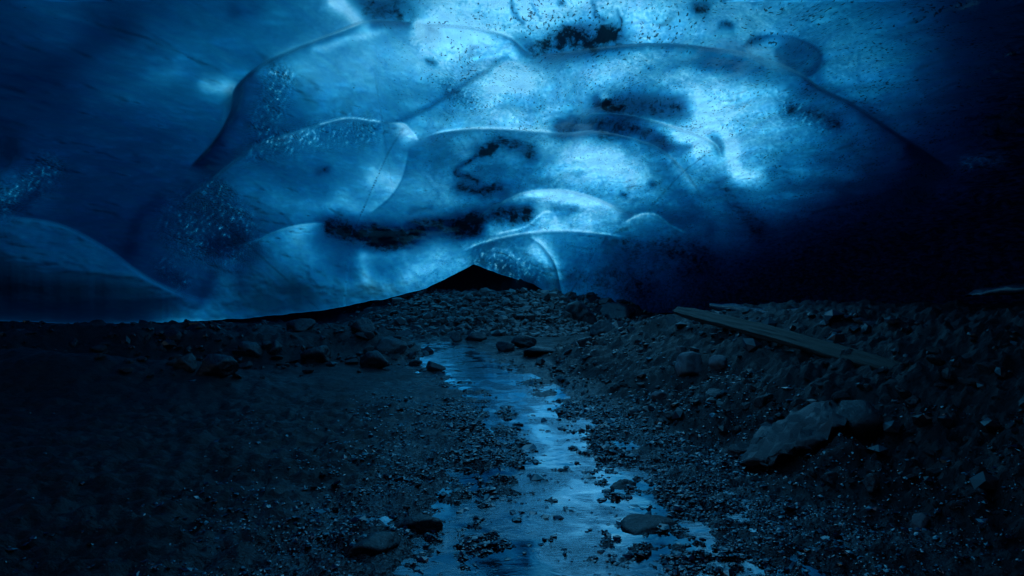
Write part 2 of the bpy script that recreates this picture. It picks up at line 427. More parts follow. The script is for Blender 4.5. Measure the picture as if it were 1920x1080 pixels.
# bright (+) and dark (-) strokes shaped into the slab's thickness: points, half width, change in log light
LIGHT_STROKES = [
 ([(628, 2), (650, 18), (670, 35)], 13, 0.75), ([(590, 92), (650, 72), (720, 58)], 7, 0.35), ([(780, 44), (830, 42)], 5, 0.3), ([(790, 56), (850, 60), (900, 72)], 12, 0.35), ([(972, 78), (985, 94)], 9, -0.5),
 ([(1330, 112), (1400, 122), (1470, 148), (1520, 175)], 13, -0.5), ([(1215, 128), (1300, 120), (1380, 128)], 9, -0.35), ([(730, 230), (790, 208), (840, 178), (950, 108)], 4, -0.45),
 ([(755, 245), (770, 256)], 11, 0.55), ([(385, 160), (430, 165)], 12, 0.55), ([(300, 150), (360, 145), (420, 165)], 22, 0.2), ([(170, 190), (250, 170), (330, 130)], 14, 0.25),
 ([(950, 138), (990, 132)], 15, 0.22), ([(930, 166), (985, 164)], 9, 0.22), ([(955, 188), (1000, 192)], 16, -0.35), ([(1050, 150), (1080, 170)], 26, -0.2), ([(1130, 187), (1146, 187)], 7, 0.9),
 ([(1120, 186), (1126, 196), (1150, 198)], 6, -0.9), ([(1160, 195), (1240, 196), (1270, 205)], 15, -0.7), ([(1058, 238), (1075, 236)], 13, -0.9), ([(1120, 232), (1180, 234), (1240, 262)], 12, -0.7), ([(1248, 278), (1290, 278)], 6, -0.8),
 ([(1210, 228), (1260, 250), (1300, 280)], 12, 0.25), ([(1340, 262), (1350, 280)], 8, -0.7), ([(1365, 270), (1372, 300)], 14, 0.4), ([(1290, 190), (1330, 200), (1310, 230)], 34, 0.15),
 ([(1215, 285), (1245, 320), (1290, 380), (1330, 425)], 13, -0.5), ([(1255, 290), (1300, 350)], 9, 0.25), ([(1090, 260), (1150, 300), (1180, 340)], 30, 0.15), ([(1380, 330), (1420, 335)], 12, 0.55),
 ([(880, 320), (960, 330), (1000, 320)], 22, -0.3), ([(780, 285), (820, 275), (830, 295)], 16, -0.35), ([(700, 328), (735, 340)], 14, 0.35), ([(520, 372), (580, 380), (620, 388)], 14, 0.35), ([(640, 365), (655, 385)], 12, 0.25),
 ([(670, 400), (720, 395)], 10, 0.2), ([(480, 300), (540, 320), (600, 320)], 20, -0.25), ([(625, 425), (700, 442), (760, 440), (860, 418)], 13, -0.8), ([(680, 475), (720, 478), (760, 476)], 7, 0.35), ([(680, 475), (675, 490), (685, 520)], 11, 0.4),
 ([(660, 505), (662, 515)], 9, -0.5), ([(715, 505), (735, 512)], 13, -0.45), ([(560, 450), (580, 480)], 18, 0.35), ([(600, 450), (640, 470), (640, 500)], 16, -0.35), ([(830, 480), (760, 520), (700, 540)], 12, 0.15),
 ([(920, 425), (950, 430)], 12, 0.3), ([(890, 438), (905, 434)], 7, -0.5), ([(985, 408), (1040, 412)], 10, 0.2), ([(985, 372), (1040, 364), (1100, 376)], 9, 0.3), ([(870, 432), (930, 400), (985, 392)], 10, -0.6),
 ([(1250, 405), (1290, 410)], 13, -0.5), ([(1010, 455), (1060, 448)], 14, 0.12), ([(1060, 470), (1180, 480)], 26, -0.35), ([(1005, 462), (1035, 500), (1046, 545)], 14, 0.6), ([(1060, 520), (1066, 560)], 12, -0.3),
 ([(0, 385), (50, 348), (95, 316)], 16, 0.35), ([(0, 396), (40, 385), (70, 360)], 9, -0.7), ([(240, 470), (262, 410), (300, 372)], 9, -0.5), ([(395, 520), (380, 556)], 8, -0.6), ([(482, 470), (456, 500), (455, 540)], 10, -0.5),
 ([(400, 458), (440, 450)], 14, -0.7), ([(300, 518), (340, 530), (372, 550)], 14, -0.3), ([(310, 592), (360, 588), (400, 580)], 10, 0.4), ([(0, 582), (120, 584), (260, 582)], 9, -0.3), ([(0, 603), (150, 606), (300, 603), (420, 598)], 3, 0.5),
 ([(420, 520), (430, 545)], 12, 0.25), ([(60, 150), (150, 100), (240, 40)], 22, -0.35), ([(440, 20), (480, 15)], 12, -0.5), ([(1410, 92), (1440, 98), (1455, 115)], 11, 0.5), ([(1480, 88), (1525, 100), (1535, 125), (1515, 138)], 9, -0.8), ([(1470, 112), (1490, 125)], 10, -0.35),
 ([(1455, 95), (1470, 120), (1490, 138)], 4, -0.5), ([(1810, 305), (1850, 300), (1878, 296)], 11, 1.1), ([(1500, 325), (1600, 330)], 9, 0.5), ([(1480, 368), (1560, 362)], 7, 0.4),
]
# dark bands and bright rims drawn along folds by varying thickness: points, (width, change) below, (width, change) above, (width, change) of the rim itself
FOLD_SHADING = [
 ([(350, 320), (400, 265), (432, 210), (442, 165), (485, 122)], (26, -1.0), (30, 0.25), (3, 0)), ([(485, 122), (560, 88), (640, 60), (690, 38)], (11, -0.5), (20, 0.1), (3, 0.15)), ([(690, 38), (740, 40), (775, 42)], (13, -0.4), (5, 0.25), (3, 0)),
 ([(780, 48), (860, 48), (920, 58), (960, 72), (985, 95), (1000, 102)], (9, -0.3), (5, 0.15), (2.5, 0.2)), ([(1000, 104), (1060, 98), (1120, 90), (1200, 82), (1260, 82), (1320, 88), (1375, 95)], (15, -0.65), (5, 0.1), (2, 0)),
 ([(1490, 130), (1540, 165), (1600, 195), (1660, 235), (1720, 275), (1790, 320)], (24, -1.0), (24, 0.2), (2, 0)), ([(340, 395), (350, 370), (390, 340), (430, 308), (480, 272), (540, 250), (600, 232)], (18, 0.15), (22, -0.3), (2.5, 0.2)),
 ([(590, 236), (650, 222), (700, 227), (722, 230)], (22, -0.25), (10, 0.1), (2.5, 0.5)), ([(722, 230), (755, 232), (775, 252), (787, 264)], (6, 0.3), (8, -0.2), (3, 0.4)), ([(787, 264), (820, 250), (880, 242), (940, 242), (1000, 246), (1060, 250), (1110, 246)], (16, -0.35), (5, 0.1), (3, 0.3)),
 ([(1110, 246), (1160, 252), (1220, 270), (1260, 295), (1300, 340)], (14, -0.2), (10, -0.3), (2.5, 0.2)), ([(1100, 215), (1150, 213), (1210, 222), (1270, 240), (1320, 258), (1345, 275), (1354, 305)], (8, -0.15), (12, -0.1), (2.5, 0.4)),
 ([(870, 424), (930, 385), (975, 362), (1020, 355), (1070, 358), (1120, 372), (1165, 392)], (8, 0.3), (24, -0.3), (2, 0.15)), ([(925, 440), (985, 425), (1020, 398), (1045, 402)], (10, -0.2), (6, -0.1), (2.5, 0.35)),
 ([(860, 474), (900, 457), (960, 442), (1020, 434), (1080, 434), (1140, 440), (1175, 446)], (34, -0.4), (8, 0.1), (2.5, 0.4)), ([(1165, 420), (1200, 402), (1230, 402), (1255, 420), (1290, 438)], (12, 0.1), (20, -0.35), (2.5, 0.45)),
 ([(430, 465), (480, 450), (520, 432), (570, 420), (625, 418)], (22, 0.12), (20, -0.4), (2.5, 0.3)), ([(0, 404), (80, 412), (140, 430), (210, 470), (250, 500), (290, 525), (350, 552)], (24, 0.22), (30, -0.4), (2.5, 0.1)),
 ([(0, 566), (100, 563), (250, 561), (360, 557)], (12, -0.35), (8, 0.1), (2, 0)), ([(690, 405), (730, 372), (752, 340), (762, 310), (768, 275)], (24, -0.15), (10, 0.15), (2, -0.2)), ([(985, 440), (1015, 460), (1040, 495), (1050, 535), (1056, 570)], (9, -0.45), (5, 0.2), (2, 0)),
 ([(1385, 92), (1420, 70), (1470, 68), (1515, 82), (1540, 105), (1525, 138), (1500, 145)], (7, -0.6), (5, -0.1), (2, -0.2)), ([(884, 500), (902, 480), (928, 468), (952, 474), (976, 496), (1004, 530)], (60, 0.1), (5, 0.3), (2, 0)),
]
# frosty crystal patches
CRYS = [([(520, 150), (512, 190), (495, 235)], 18, 0.9), ([(350, 420), (390, 440), (430, 440)], 34, 1.0), ([(400, 350), (425, 400), (440, 440)], 16, 0.9), ([(10, 380), (50, 350), (90, 320)], 20, 0.9),
        ([(520, 270), (600, 255), (690, 245)], 18, 0.6), ([(460, 290), (520, 275)], 14, 0.5), ([(300, 500), (340, 530)], 12, 0.7), ([(910, 485), (960, 502), (990, 520)], 20, 1.0), ([(1820, 305), (1870, 300)], 14, 0.9), ([(1480, 205), (1560, 230)], 12, 0.8), ([(840, 160), (880, 185)], 14, 0.6)]

def strokes(U, V, items):
    out = np.zeros(U.shape)
    for pts, w, s in items:
        d, _ = curve_dist(U, V, pts, 3.2 * w)
        g = s * np.exp(-0.5 * (d / w) ** 2)
        out += np.where(np.abs(d) < 3.2 * w, g, 0)
    return out

def build_ice():
    ul = np.concatenate([np.linspace(-1500, -160, 40), np.linspace(-120, 2040, 1080), np.linspace(2080, 3400, 40)])
    rt = np.linspace(-1400, -120, 40)
    nd = 370
    U, Vt = np.meshgrid(ul, rt)
    vb = interp(ul, EDGE)
    vb = vb + 2.0 * fbm(np.stack([ul / 40, ul * 0, ul * 0 + 3.3], 1), 3)
    rr = np.linspace(0, 1, nd)
    Vd = -90 + (vb[None, :] + 90) * rr[:, None]
    V = np.vstack([Vt, Vd]); U = np.vstack([U, np.repeat(ul[None, :], nd, 0)])
    dx = (U - 960) / F; dz = (540 - V) / F
    Hh, Y0, p = 2.5, 20.0, 2.1
    wl = np.where(dx < 0, 9.5, 9.5)
    inv = ((np.abs(dx) / wl) ** p + (np.maximum(dz, 0) / Hh) ** p + (1 / Y0) ** p) ** (1 / p)
    Y = np.exp(0.0007 * np.maximum(V, 0)) / inv      # the roof keeps receding all the way down to its edge
    P0 = np.stack([dx * Y, Y, dz * Y], -1)
    inframe = sstep(-400, -60, V) * sstep(-500, -100, U) * (1 - sstep(2050, 2500, U))
    lg = np.zeros(U.shape); fold_shade = np.zeros(U.shape)
    for (cu, cv, ru, rv, rot, amp) in HOLLOWS:
        c, s = math.cos(R(rot)), math.sin(R(rot))
        a = ((U - cu) * c + (V - cv) * s) / ru; b = (-(U - cu) * s + (V - cv) * c) / rv
        h = amp * (1 - a * a - b * b)
        k_ = 0.010
        lg = k_ * np.logaddexp(lg / k_, np.clip(h, -0.3, 1) / k_)
    for pts, amp, lf, tp in RIDGES:
        d, t = curve_dist(U, V, pts, 4.5 * lf)
        w = sstep(0, tp, t) * (1 - sstep(1 - tp, 1, t))
        lg += np.where((np.abs(d) < 1e8) & (d > 0), amp * w * np.exp(-np.abs(d) / lf) * np.tanh(np.abs(d) / 3.0), 0)
    for pts, (wb, ab), (wa, aa), (wr, ar) in FOLD_SHADING:
        d, t = curve_dist(U, V, pts, 70)
        w = sstep(0, 0.12, t) * (1 - sstep(0.88, 1, t))
        side = 0.5 + 0.5 * np.tanh(d / 1.5)
        g = side * ab * np.exp(-np.abs(d) / wb) + (1 - side) * aa * np.exp(-np.abs(d) / wa) + ar * np.exp(-(d / wr) ** 2)
        fold_shade += np.where(np.abs(d) < 1e8, w * g, 0)
    # the pod under the arch at the right
    c, s = math.cos(R(17)), math.sin(R(17))
    a = ((U - 1470) * c + (V - 103) * s) / 74; b = (-(U - 1470) * s + (V - 103) * c) / 34
    lg += -0.05 * np.sqrt(np.clip(1 - a * a - b * b, 0, 1))
    q = P0.reshape(-1, 3)
    Nn = np.cross(np.gradient(P0, axis=1), np.gradient(P0, axis=0)); Nn /= np.linalg.norm(Nn, axis=-1)[..., None]
    Rn = P0 / np.linalg.norm(P0, axis=-1)[..., None]
    graze = np.abs((Nn * Rn).sum(-1))                  # push along the surface normal, not along the sight line
    ql = q * np.array((1.0, 0.45, 1.0))
    lg += (0.12 * fbm(ql * 0.6, 3) + 0.035 * fbm(ql * 2.4 + 40, 3)).reshape(U.shape) / (Y * np.maximum(graze, 0.12))
    # melt never leaves an overhang that hangs past the light: relax the relief where it would fold
    def blur(A, sg):
        k_ = np.exp(-0.5 * (np.arange(-3 * sg, 3 * sg + 1) / sg) ** 2); k_ /= k_.sum(); n_ = 3 * sg
        P_ = np.pad(A, n_, mode='edge'); O = 0
        for i_, kk in enumerate(k_): O = O + kk * P_[i_:i_ + A.shape[0], :]
        P_ = O; O = 0
        for i_, kk in enumerate(k_): O = O + kk * P_[:, i_:i_ + A.shape[1]]
        return O
    Yb = Y
    inf = (U > -60) & (U < 1980) & (V > -60)
    for it in range(22):
        Y = Yb * np.exp(lg)
        B = np.stack([dx * Y, Y, dz * Y + EYE], -1)
        Bn = np.cross(np.gradient(B, axis=1), np.gradient(B, axis=0)); Bn /= np.linalg.norm(Bn, axis=-1)[..., None]
        cs = (Bn * np.array(SUN)).sum(-1); cs *= np.sign(np.median(cs))
        if it == 21: break
        m_ = np.clip(3.0 * blur((cs < 0.18).astype(float), 5), 0, 1)
        lg = lg * (1 - m_) + m_ * blur(lg, 6)
    # slab thickness worked back from the wanted brightness at each point
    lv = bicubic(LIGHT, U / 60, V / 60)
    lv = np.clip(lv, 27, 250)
    crys = np.clip(strokes(U, V, CRYS), 0, 1)
    uv = np.stack([(U + 0.5 * V).ravel() / 7.0, (V - 0.3 * U).ravel() / 11.0, U.ravel() * 0], 1)
    sp_ = fbm(uv, 3, 0.7).reshape(U.shape)               # frost glints, shaped as specks of thinner and thicker slab
    c2 = np.stack([U.ravel() / 60.0, V.ravel() / 60.0, U.ravel() * 0], 1)
    wu, wv = fbm(c2 + 3, 5, 0.6).reshape(U.shape), fbm(c2 + 50, 5, 0.6).reshape(U.shape)
    UW, VW = U + 9 * wu, V + 7 * wv
    loglight = 2.2 * np.log(lv / 255.0) + 1.25 * strokes(U + 5 * wu, V + 4 * wv, LIGHT_STROKES) + 2.0 * fold_shade
    # old layers inside the ice: thin wandering seams, cloudy or clear
    a1 = np.stack([(UW + 14 * wv) / 150.0 + VW / 260.0, (VW + 30 * wu) / 34.0 - UW / 170.0, U * 0 + 4.0], -1).reshape(-1, 3)
    s1 = np.clip(1 - np.abs(perlin(a1)) * 3.0, 0, 1).reshape(U.shape) ** 4
    s2 = np.clip(1 - np.abs(perlin(a1 * 1.7 + 30)) * 3.0, 0, 1).reshape(U.shape) ** 4
    s3 = fbm(a1 * np.array((1.5, 2.5, 1)) + 9, 4, 0.6).reshape(U.shape)
    loglight += (0.15 * s1 - 0.24 * s2 + 0.11 * s3) * (0.35 + 0.65 * sstep(620, 900, U))
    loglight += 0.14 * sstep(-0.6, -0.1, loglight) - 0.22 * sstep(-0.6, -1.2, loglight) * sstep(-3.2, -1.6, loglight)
    loglight -= 1.0 * np.clip(strokes(U + 5 * wu, V + 4 * wv, [(p_, w_ * 1.25, a_) for p_, w_, a_ in DIRT]), 0, 1.3)   # slab thickened for a soft dark halo round the dirt
    grain = fbm(np.stack([U.ravel() / 6.0, V.ravel() / 5.0, U.ravel() * 0], 1), 2, 0.7).reshape(U.shape)
    loglight += 0.16 * grain * sstep(700, 1000, U) + 0.07 * grain
    relief = lg - blur(lg, 30)                           # relief shading put into thickness: hollows brightened, ribs darkened
    loglight += 3.0 * np.clip(relief, -0.2, 0.2) * inf
    loglight += crys * (2.6 * np.maximum(sp_ - 0.22, 0) - 0.9 * np.maximum(-sp_ - 0.05, 0))
    loglight += (0.06 * fbm(ql * np.array((1.6, 0.8, 1.6)) + 9, 5)).reshape(U.shape) * sstep(20, 90, lv)
    up = sstep(0, 140, -V)                              # unseen roof overhead: thin middle to light the water, thick sides to darken banks
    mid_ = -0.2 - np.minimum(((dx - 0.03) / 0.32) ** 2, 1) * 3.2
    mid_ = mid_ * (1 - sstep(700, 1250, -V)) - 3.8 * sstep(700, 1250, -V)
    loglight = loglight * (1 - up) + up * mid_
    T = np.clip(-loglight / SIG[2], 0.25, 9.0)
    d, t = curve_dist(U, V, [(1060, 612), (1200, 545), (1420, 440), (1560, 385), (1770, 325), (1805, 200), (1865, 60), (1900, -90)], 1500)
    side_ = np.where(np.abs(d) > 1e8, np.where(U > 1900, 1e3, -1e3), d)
    dirt = np.clip(0.78 * strokes(UW, VW, DIRT) * (1 + 0.5 * fbm(c2 * 3.1, 4, 0.65).reshape(U.shape)), 0, 1.6) + 1.0 * sstep(-90, 110, side_)  # last term blackens the right of the vault
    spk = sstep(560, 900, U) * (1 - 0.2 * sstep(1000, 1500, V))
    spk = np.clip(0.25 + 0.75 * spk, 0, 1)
    # unseen roof behind the eye, and past the lower edge, thick to keep it dark
    def add_rows(base, moves, at_end):
        return [base + np.array(m) for m in moves]
    rear = [B[0] * np.array((wx, 1, 1)) + np.stack([0 * B[0, :, 0], 0 * B[0, :, 0] + k, -0.012 * (wx * B[0, :, 0]) ** 2], -1) for k, wx in ((-12, 4.2), (-9, 4.2), (-6.5, 3.8), (-4.5, 3.2), (-2.5, 2.3), (-1, 1.5))]
    away = []
    for k, up_ in ((1.04, 0.03), (1.12, 0.10), (1.3, 0.2), (1.6, 0.2), (2.0, 0.0)):
        r = B[-1].copy(); r[:, :2] *= k; r[:, 2] = EYE + (r[:, 2] - EYE) * k + up_ * k * 3
        away.append(r)
    B = np.concatenate([np.array(rear), B, np.array(away)])
    T = np.concatenate([np.repeat(T[:1], 6, 0), T, np.repeat(np.full_like(T[-1:], 8.0), 5, 0)])
    pad = lambda A: np.concatenate([np.repeat(A[:1], 6, 0), A, np.repeat(A[-1:], 5, 0)])
    dirt, crys, spk = pad(dirt), pad(crys), pad(spk)
    nr, nc = T.shape
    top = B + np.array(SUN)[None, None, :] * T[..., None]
    idx = np.arange(nr * nc).reshape(nr, nc)
    quad = lambda I: np.stack([I[:-1, :-1], I[1:, :-1], I[1:, 1:], I[:-1, 1:]], -1).reshape(-1, 4)
    fb = quad(idx)
    ft = quad(idx + nr * nc)[:, ::-1]
    side = []
    n = nr * nc
    def wall(line):
        a, b = line[:-1], line[1:]
        return np.stack([a, b, b + n, a + n], -1)
    ring = np.concatenate([idx[0, :], idx[1:, -1], idx[-1, ::-1][1:], idx[::-1, 0][1:]])
    fs = wall(ring)
    # outward normals: the ceiling must face the cave
    v = np.concatenate([B.reshape(-1, 3), top.reshape(-1, 3)])
    k = fb[len(fb) // 2]
    nrm = np.cross(v[k[1]] - v[k[0]], v[k[2]] - v[k[0]])
    if np.dot(nrm, np.array((0, 0, EYE)) - v[k[0]]) < 0:
        fb, ft = fb[:, ::-1], ft[:, ::-1]
    # a side quad shares the edge (a,b) with a ceiling quad and must run it the other way
    e = set()
    for f in fb[:nc]:
        for i in range(4): e.add((f[i], f[(i + 1) % 4]))
    if (fs[0][0], fs[0][1]) in e: fs = fs[:, ::-1]
    faces = np.concatenate([fb, ft, fs])
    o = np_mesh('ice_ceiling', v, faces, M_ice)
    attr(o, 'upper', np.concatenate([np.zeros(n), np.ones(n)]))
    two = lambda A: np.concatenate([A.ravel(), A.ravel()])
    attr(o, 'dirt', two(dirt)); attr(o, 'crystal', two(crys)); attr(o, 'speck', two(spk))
    tag(o, 'scalloped translucent blue glacier ice vaulting over the whole cave', None, kind='structure')
    return o

ice = build_ice()

# ------------------------------------------------------------------ the cave floor
STREAM = [(1.0, 0.10, 0.75), (3.5, 0.22, 0.52), (5.3, 0.41, 0.42), (6.6, 0.42, 0.32), (7.8, 0.32, 0.27), (9.2, 0.05, 0.28), (10.5, -0.26, 0.30), (12.5, -0.85, 0.34), (16.0, -1.9, 0.46), (20, -3.4, 0.6), (26, -6.8, 1.0)]
FOOT_R = [(0, 3.2), (3.0, 2.9), (4.2, 2.5), (5.5, 2.0), (6.6, 1.55), (8.5, 1.1), (10.7, 0.72), (14, 0.45), (17, 0.6), (20, 1.2), (26, 2.0)]
FOOT_L = [(-12, 6.0), (-9, 8.2), (-6, 10.8), (-4, 12.0), (-2.2, 12.6), (-1.9, 13.4), (-1.7, 30)]   # x -> y where the left bank starts
_st = np.array(STREAM); _fr = np.array(FOOT_R); _fl = np.array(FOOT_L)

def ground_z(x, y, detail=True):
    x = np.asarray(x, float); y = np.asarray(y, float)
    shp = x.shape; x = x.ravel(); y = y.ravel()
    q = np.stack([x, y, x * 0], 1)
    n1 = fbm(q * 0.5 + 3, 4); n2 = fbm(q * 1.9 + 8, 4); 
    sc = np.interp(y, _st[:, 0], _st[:, 1]) + 0.10 * n1; sw = np.interp(y, _st[:, 0], _st[:, 2])
    d = np.abs(x - sc) / sw
    nm = fbm(q * 6.5 + 71, 4, 0.65)
    z = -0.055 + 0.012 * sstep(7.5, 5.0, y) + 0.05 * sstep(0.25, 1.2, d) + 0.03 * sstep(1.2, 3.2, d) + 0.03 * n2 * sstep(0.4, 1.6, d) + 0.018 * n2 + 0.042 * nm * (1 - 0.6 * sstep(7, 10, y))
    z -= 0.014 * (1 - sstep(4.3, 6.5, y)) * (1 - sstep(0.9, 2.0, np.abs(x - sc - 0.2))) * sstep(0.6, 1.2, d)      # soaked flats near the eye
    # left gravel flat is a little higher, dry
    z += 0.10 * sstep(0.3, 2.5, -(x - sc) - sw)
    # right bank
    e = x - np.interp(y, _fr[:, 0], _fr[:, 1]) + 0.25 * n1
    bank = 0.42 * np.maximum(e, 0) - 0.42 * 0.25 * (1 - np.exp(-np.maximum(e, 0) / 0.25))
    bank = np.where(bank > 0.85, 0.85 + 0.28 * (1 - np.exp(-(bank - 0.85) / 0.28)), bank)
    rough_r = sstep(0, 0.7, e)
    z += bank * (1 - sstep(12, 19, y) * 0.8) + rough_r * (0.10 * n1 + 0.045 * n2)
    # left bank
    fy = np.interp(x, _fl[:, 0], _fl[:, 1]) + 0.5 * n1
    el = y - fy
    lim = sstep(-1.7, -2.9, x)
    hb = 0.52 + 0.20 * sstep(-3, -8, x)
    lb = hb * sstep(-0.1, 1.9, el) * lim * (1 - 0.85 * sstep(2.2, 5.5, el))
    z += lb + sstep(0, 1.2, el) * lim * (0.05 * n2 + 0.04 * n1)
    # smooth mud hump at far left in front of the bank
    z += 0.55 * np.exp(-((x + 6.6) / 2.0) ** 2 - ((y - 8.9) / 0.9) ** 2)
    z += 0.22 * np.exp(-((x + 4.6) / 1.3) ** 2 - ((y - 9.6) / 0.7) ** 2)
    # sand bar behind the stream and the scree slope at the far end
    z += 0.10 * np.exp(-((x + 1.6) / 2.2) ** 2 - ((y - 19.2) / 0.9) ** 2)
    far = np.maximum(y - 21.5 - 0.25 * np.abs(x + 0.5) - 0.6 * np.maximum(-x - 1.5, 0) - 0.8 * np.maximum(x - 0.9, 0), 0)
    z += np.minimum(0.20 * far, 1.15) * (1 + 0.10 * n1) + sstep(0, 1, far) * 0.10 * n2
    # the cave closes at the sides and far end
    z += 0.9 * np.maximum(-x - 13.0 - 0.25 * np.maximum(y - 8, 0), 0) + 0.8 * np.maximum(x - 10.0 - 0.35 * np.maximum(y - 9, 0), 0)
    z += 0.9 * np.maximum(y - 31.5, 0)
    z += 0.55 * np.maximum(-y - 4.5, 0)  # floor raised behind the eye to shut out sky light
    if detail:
        fl = np.stack([x * 0.9 + y * 0.55, (y * 1.7 - x * 1.1) * 1.8, x * 0], 1)      # mud has run downhill in tongues
        n3 = 0.55 - np.abs(fbm(fl * 1.5 + 2 * n1[:, None], 5, 0.55))
        n5 = fbm(q * 4.5 + 15, 5, 0.6)
        rb = np.clip(rough_r + sstep(0, 1, el) * lim + sstep(0, 1, far), 0, 1)
        z += rb * (0.055 * n3 + 0.035 * n5) + 0.008 * n5
        n4 = fbm(q * 11 + 5, 4, 0.6)
        z += (0.010 + 0.012 * rb) * n4
    return z.reshape(shp)

def build_ground():
    ys = np.concatenate([np.linspace(-14, 2.2, 20), np.geomspace(2.4, 36, 430), np.linspace(37, 60, 8)])
    sl = np.linspace(-1, 1, 640)
    sl = np.sign(sl) * (0.42 * np.abs(sl) + 0.58 * np.abs(sl) ** 3)
    Sg, Yg = np.meshgrid(sl, ys)
    X = Sg * (9 + 0.95 * np.maximum(Yg, 0))
    Z = ground_z(X, Yg)
    nr, nc = X.shape
    idx = np.arange(nr * nc).reshape(nr, nc)
    f = np.stack([idx[:-1, :-1], idx[:-1, 1:], idx[1:, 1:], idx[1:, :-1]], -1).reshape(-1, 4)
    o = np_mesh('ground', np.stack([X, Yg, Z], -1).reshape(-1, 3), f, M_ground)
    sc = np.interp(Yg, _st[:, 0], _st[:, 1]); sw = np.interp(Yg, _st[:, 0], _st[:, 2])
    wn = fbm(np.stack([X.ravel() * 0.9, Yg.ravel() * 0.9, X.ravel() * 0], 1) + 21, 4).reshape(X.shape)
    attr(o, 'wet', np.clip((1 - sstep(0.02, 0.16, Z)) * (1 - sstep(0.6, 2.2, np.abs(X - sc) - sw + 0.9 * wn)), 0, 1))
    tag(o, 'dark wet mud and gravel cave floor rising into banks', None, kind='structure')

build_ground()

def build_water():
    ys = np.geomspace(1.5, 26, 240)
    sl = np.linspace(-1, 1, 60)
    c = np.interp(ys, _st[:, 0], _st[:, 1]); w = np.interp(ys, _st[:, 0], _st[:, 2]) * 1.5 + 0.5 + 1.3 * sstep(9, 3.5, ys)
    X = c[:, None] + sl[None, :] * w[:, None]
    Y = np.repeat(ys[:, None], 60, 1)
    q = np.stack([X.ravel(), Y.ravel(), X.ravel() * 0], 1)
    Z = 0.004 * fbm(q * 2.5, 3).reshape(X.shape) + 0.004 * np.maximum(Y - 8, 0)
    idx = np.arange(X.size).reshape(X.shape)
    f = np.stack([idx[:-1, :-1], idx[:-1, 1:], idx[1:, 1:], idx[1:, :-1]], -1).reshape(-1, 4)
    o = np_mesh('stream', np.stack([X, Y, Z], -1).reshape(-1, 3), f, M_water)
    tag(o, 'shallow rippled meltwater stream winding through the gravel', None, kind='structure')

build_water()

# ------------------------------------------------------------------ stones
def ico(sub):
    bm = bmesh.new(); bmesh.ops.create_icosphere(bm, subdivisions=sub, radius=1)
    v = np.array([x.co[:] for x in bm.verts]); f = np.array([[x.index for x in p.verts] for p in bm.faces]); bm.free()
    return v, f
ICO1, ICO3 = ico(1), ico(4)

def stone_verts(seed, flat=0.0, cuts=9, rough=0.05):
    g = np.random.default_rng(seed)
    v, f = ICO3
    n = g.normal(size=(cuts, 3)); n /= np.linalg.norm(n, axis=1)[:, None]
    dd = g.uniform(0.48, 0.9, cuts)
    dot = np.maximum(v @ n.T, 1e-3)
    r = np.minimum((dd / dot).min(1), 1.0)
    r = -np.log(np.exp(-45 * np.minimum(dd / dot, 3)).sum(1) + math.exp(-45)) / 45
    r = r + rough * fbm(v * 2.2 + seed * 3.1, 4)
    return v * r[:, None]

def boulder(name, loc, size, seed, mat, rot=(0, 0, 0), cuts=9, rough=0.05):
    v = stone_verts(seed, cuts=cuts, rough=rough) * np.array(size)
    o = np_mesh(name, v, ICO3[1], mat, True)
    o.location = loc; o.rotation_euler = rot
    return o

def at(u, v, y):                               # a point seen at pixel (u, v) of the photograph, y metres ahead
    return ((u - 960) / F * y, y, EYE + (540 - v) / F * y)

def hit(u, v):                                 # where the sight line of a pixel meets the floor
    ys = np.geomspace(2.2, 34, 900)
    X = (u - 960) / F * ys; Zr = EYE + (540 - v) / F * ys
    g = ground_z(X, ys, False)
    k = np.argmax(g > Zr)
    if k == 0: k = len(ys) - 1
    return X[k], ys[k], g[k]

def rock(u, v, wpx, hpx, seed, label, mat=None, depth=None, sink=0.25, rot=None, cuts=9, group='rocks strewn over the cave floor', name='rock', rough=0.05, cat='rock'):
    """a rock whose foot shows at (u, v), wpx wide and hpx high in the photograph"""
    x, y, z = hit(u, v)
    sx = wpx / F * y / 2 / 0.8; sz = hpx / F * y / 2 / 0.75
    g = random.Random(seed)
    o = boulder(name, (x, y + sx * 0.5, z + sz * (1 - 2 * sink) * 0.75), (sx, sx * g.uniform(0.7, 1.0), sz), seed, mat or M_rock,
                rot or (g.uniform(-0.2, 0.2), g.uniform(-0.2, 0.2), g.uniform(-0.5, 0.5)), cuts, rough)
    tag(o, label, cat, group)
    return o

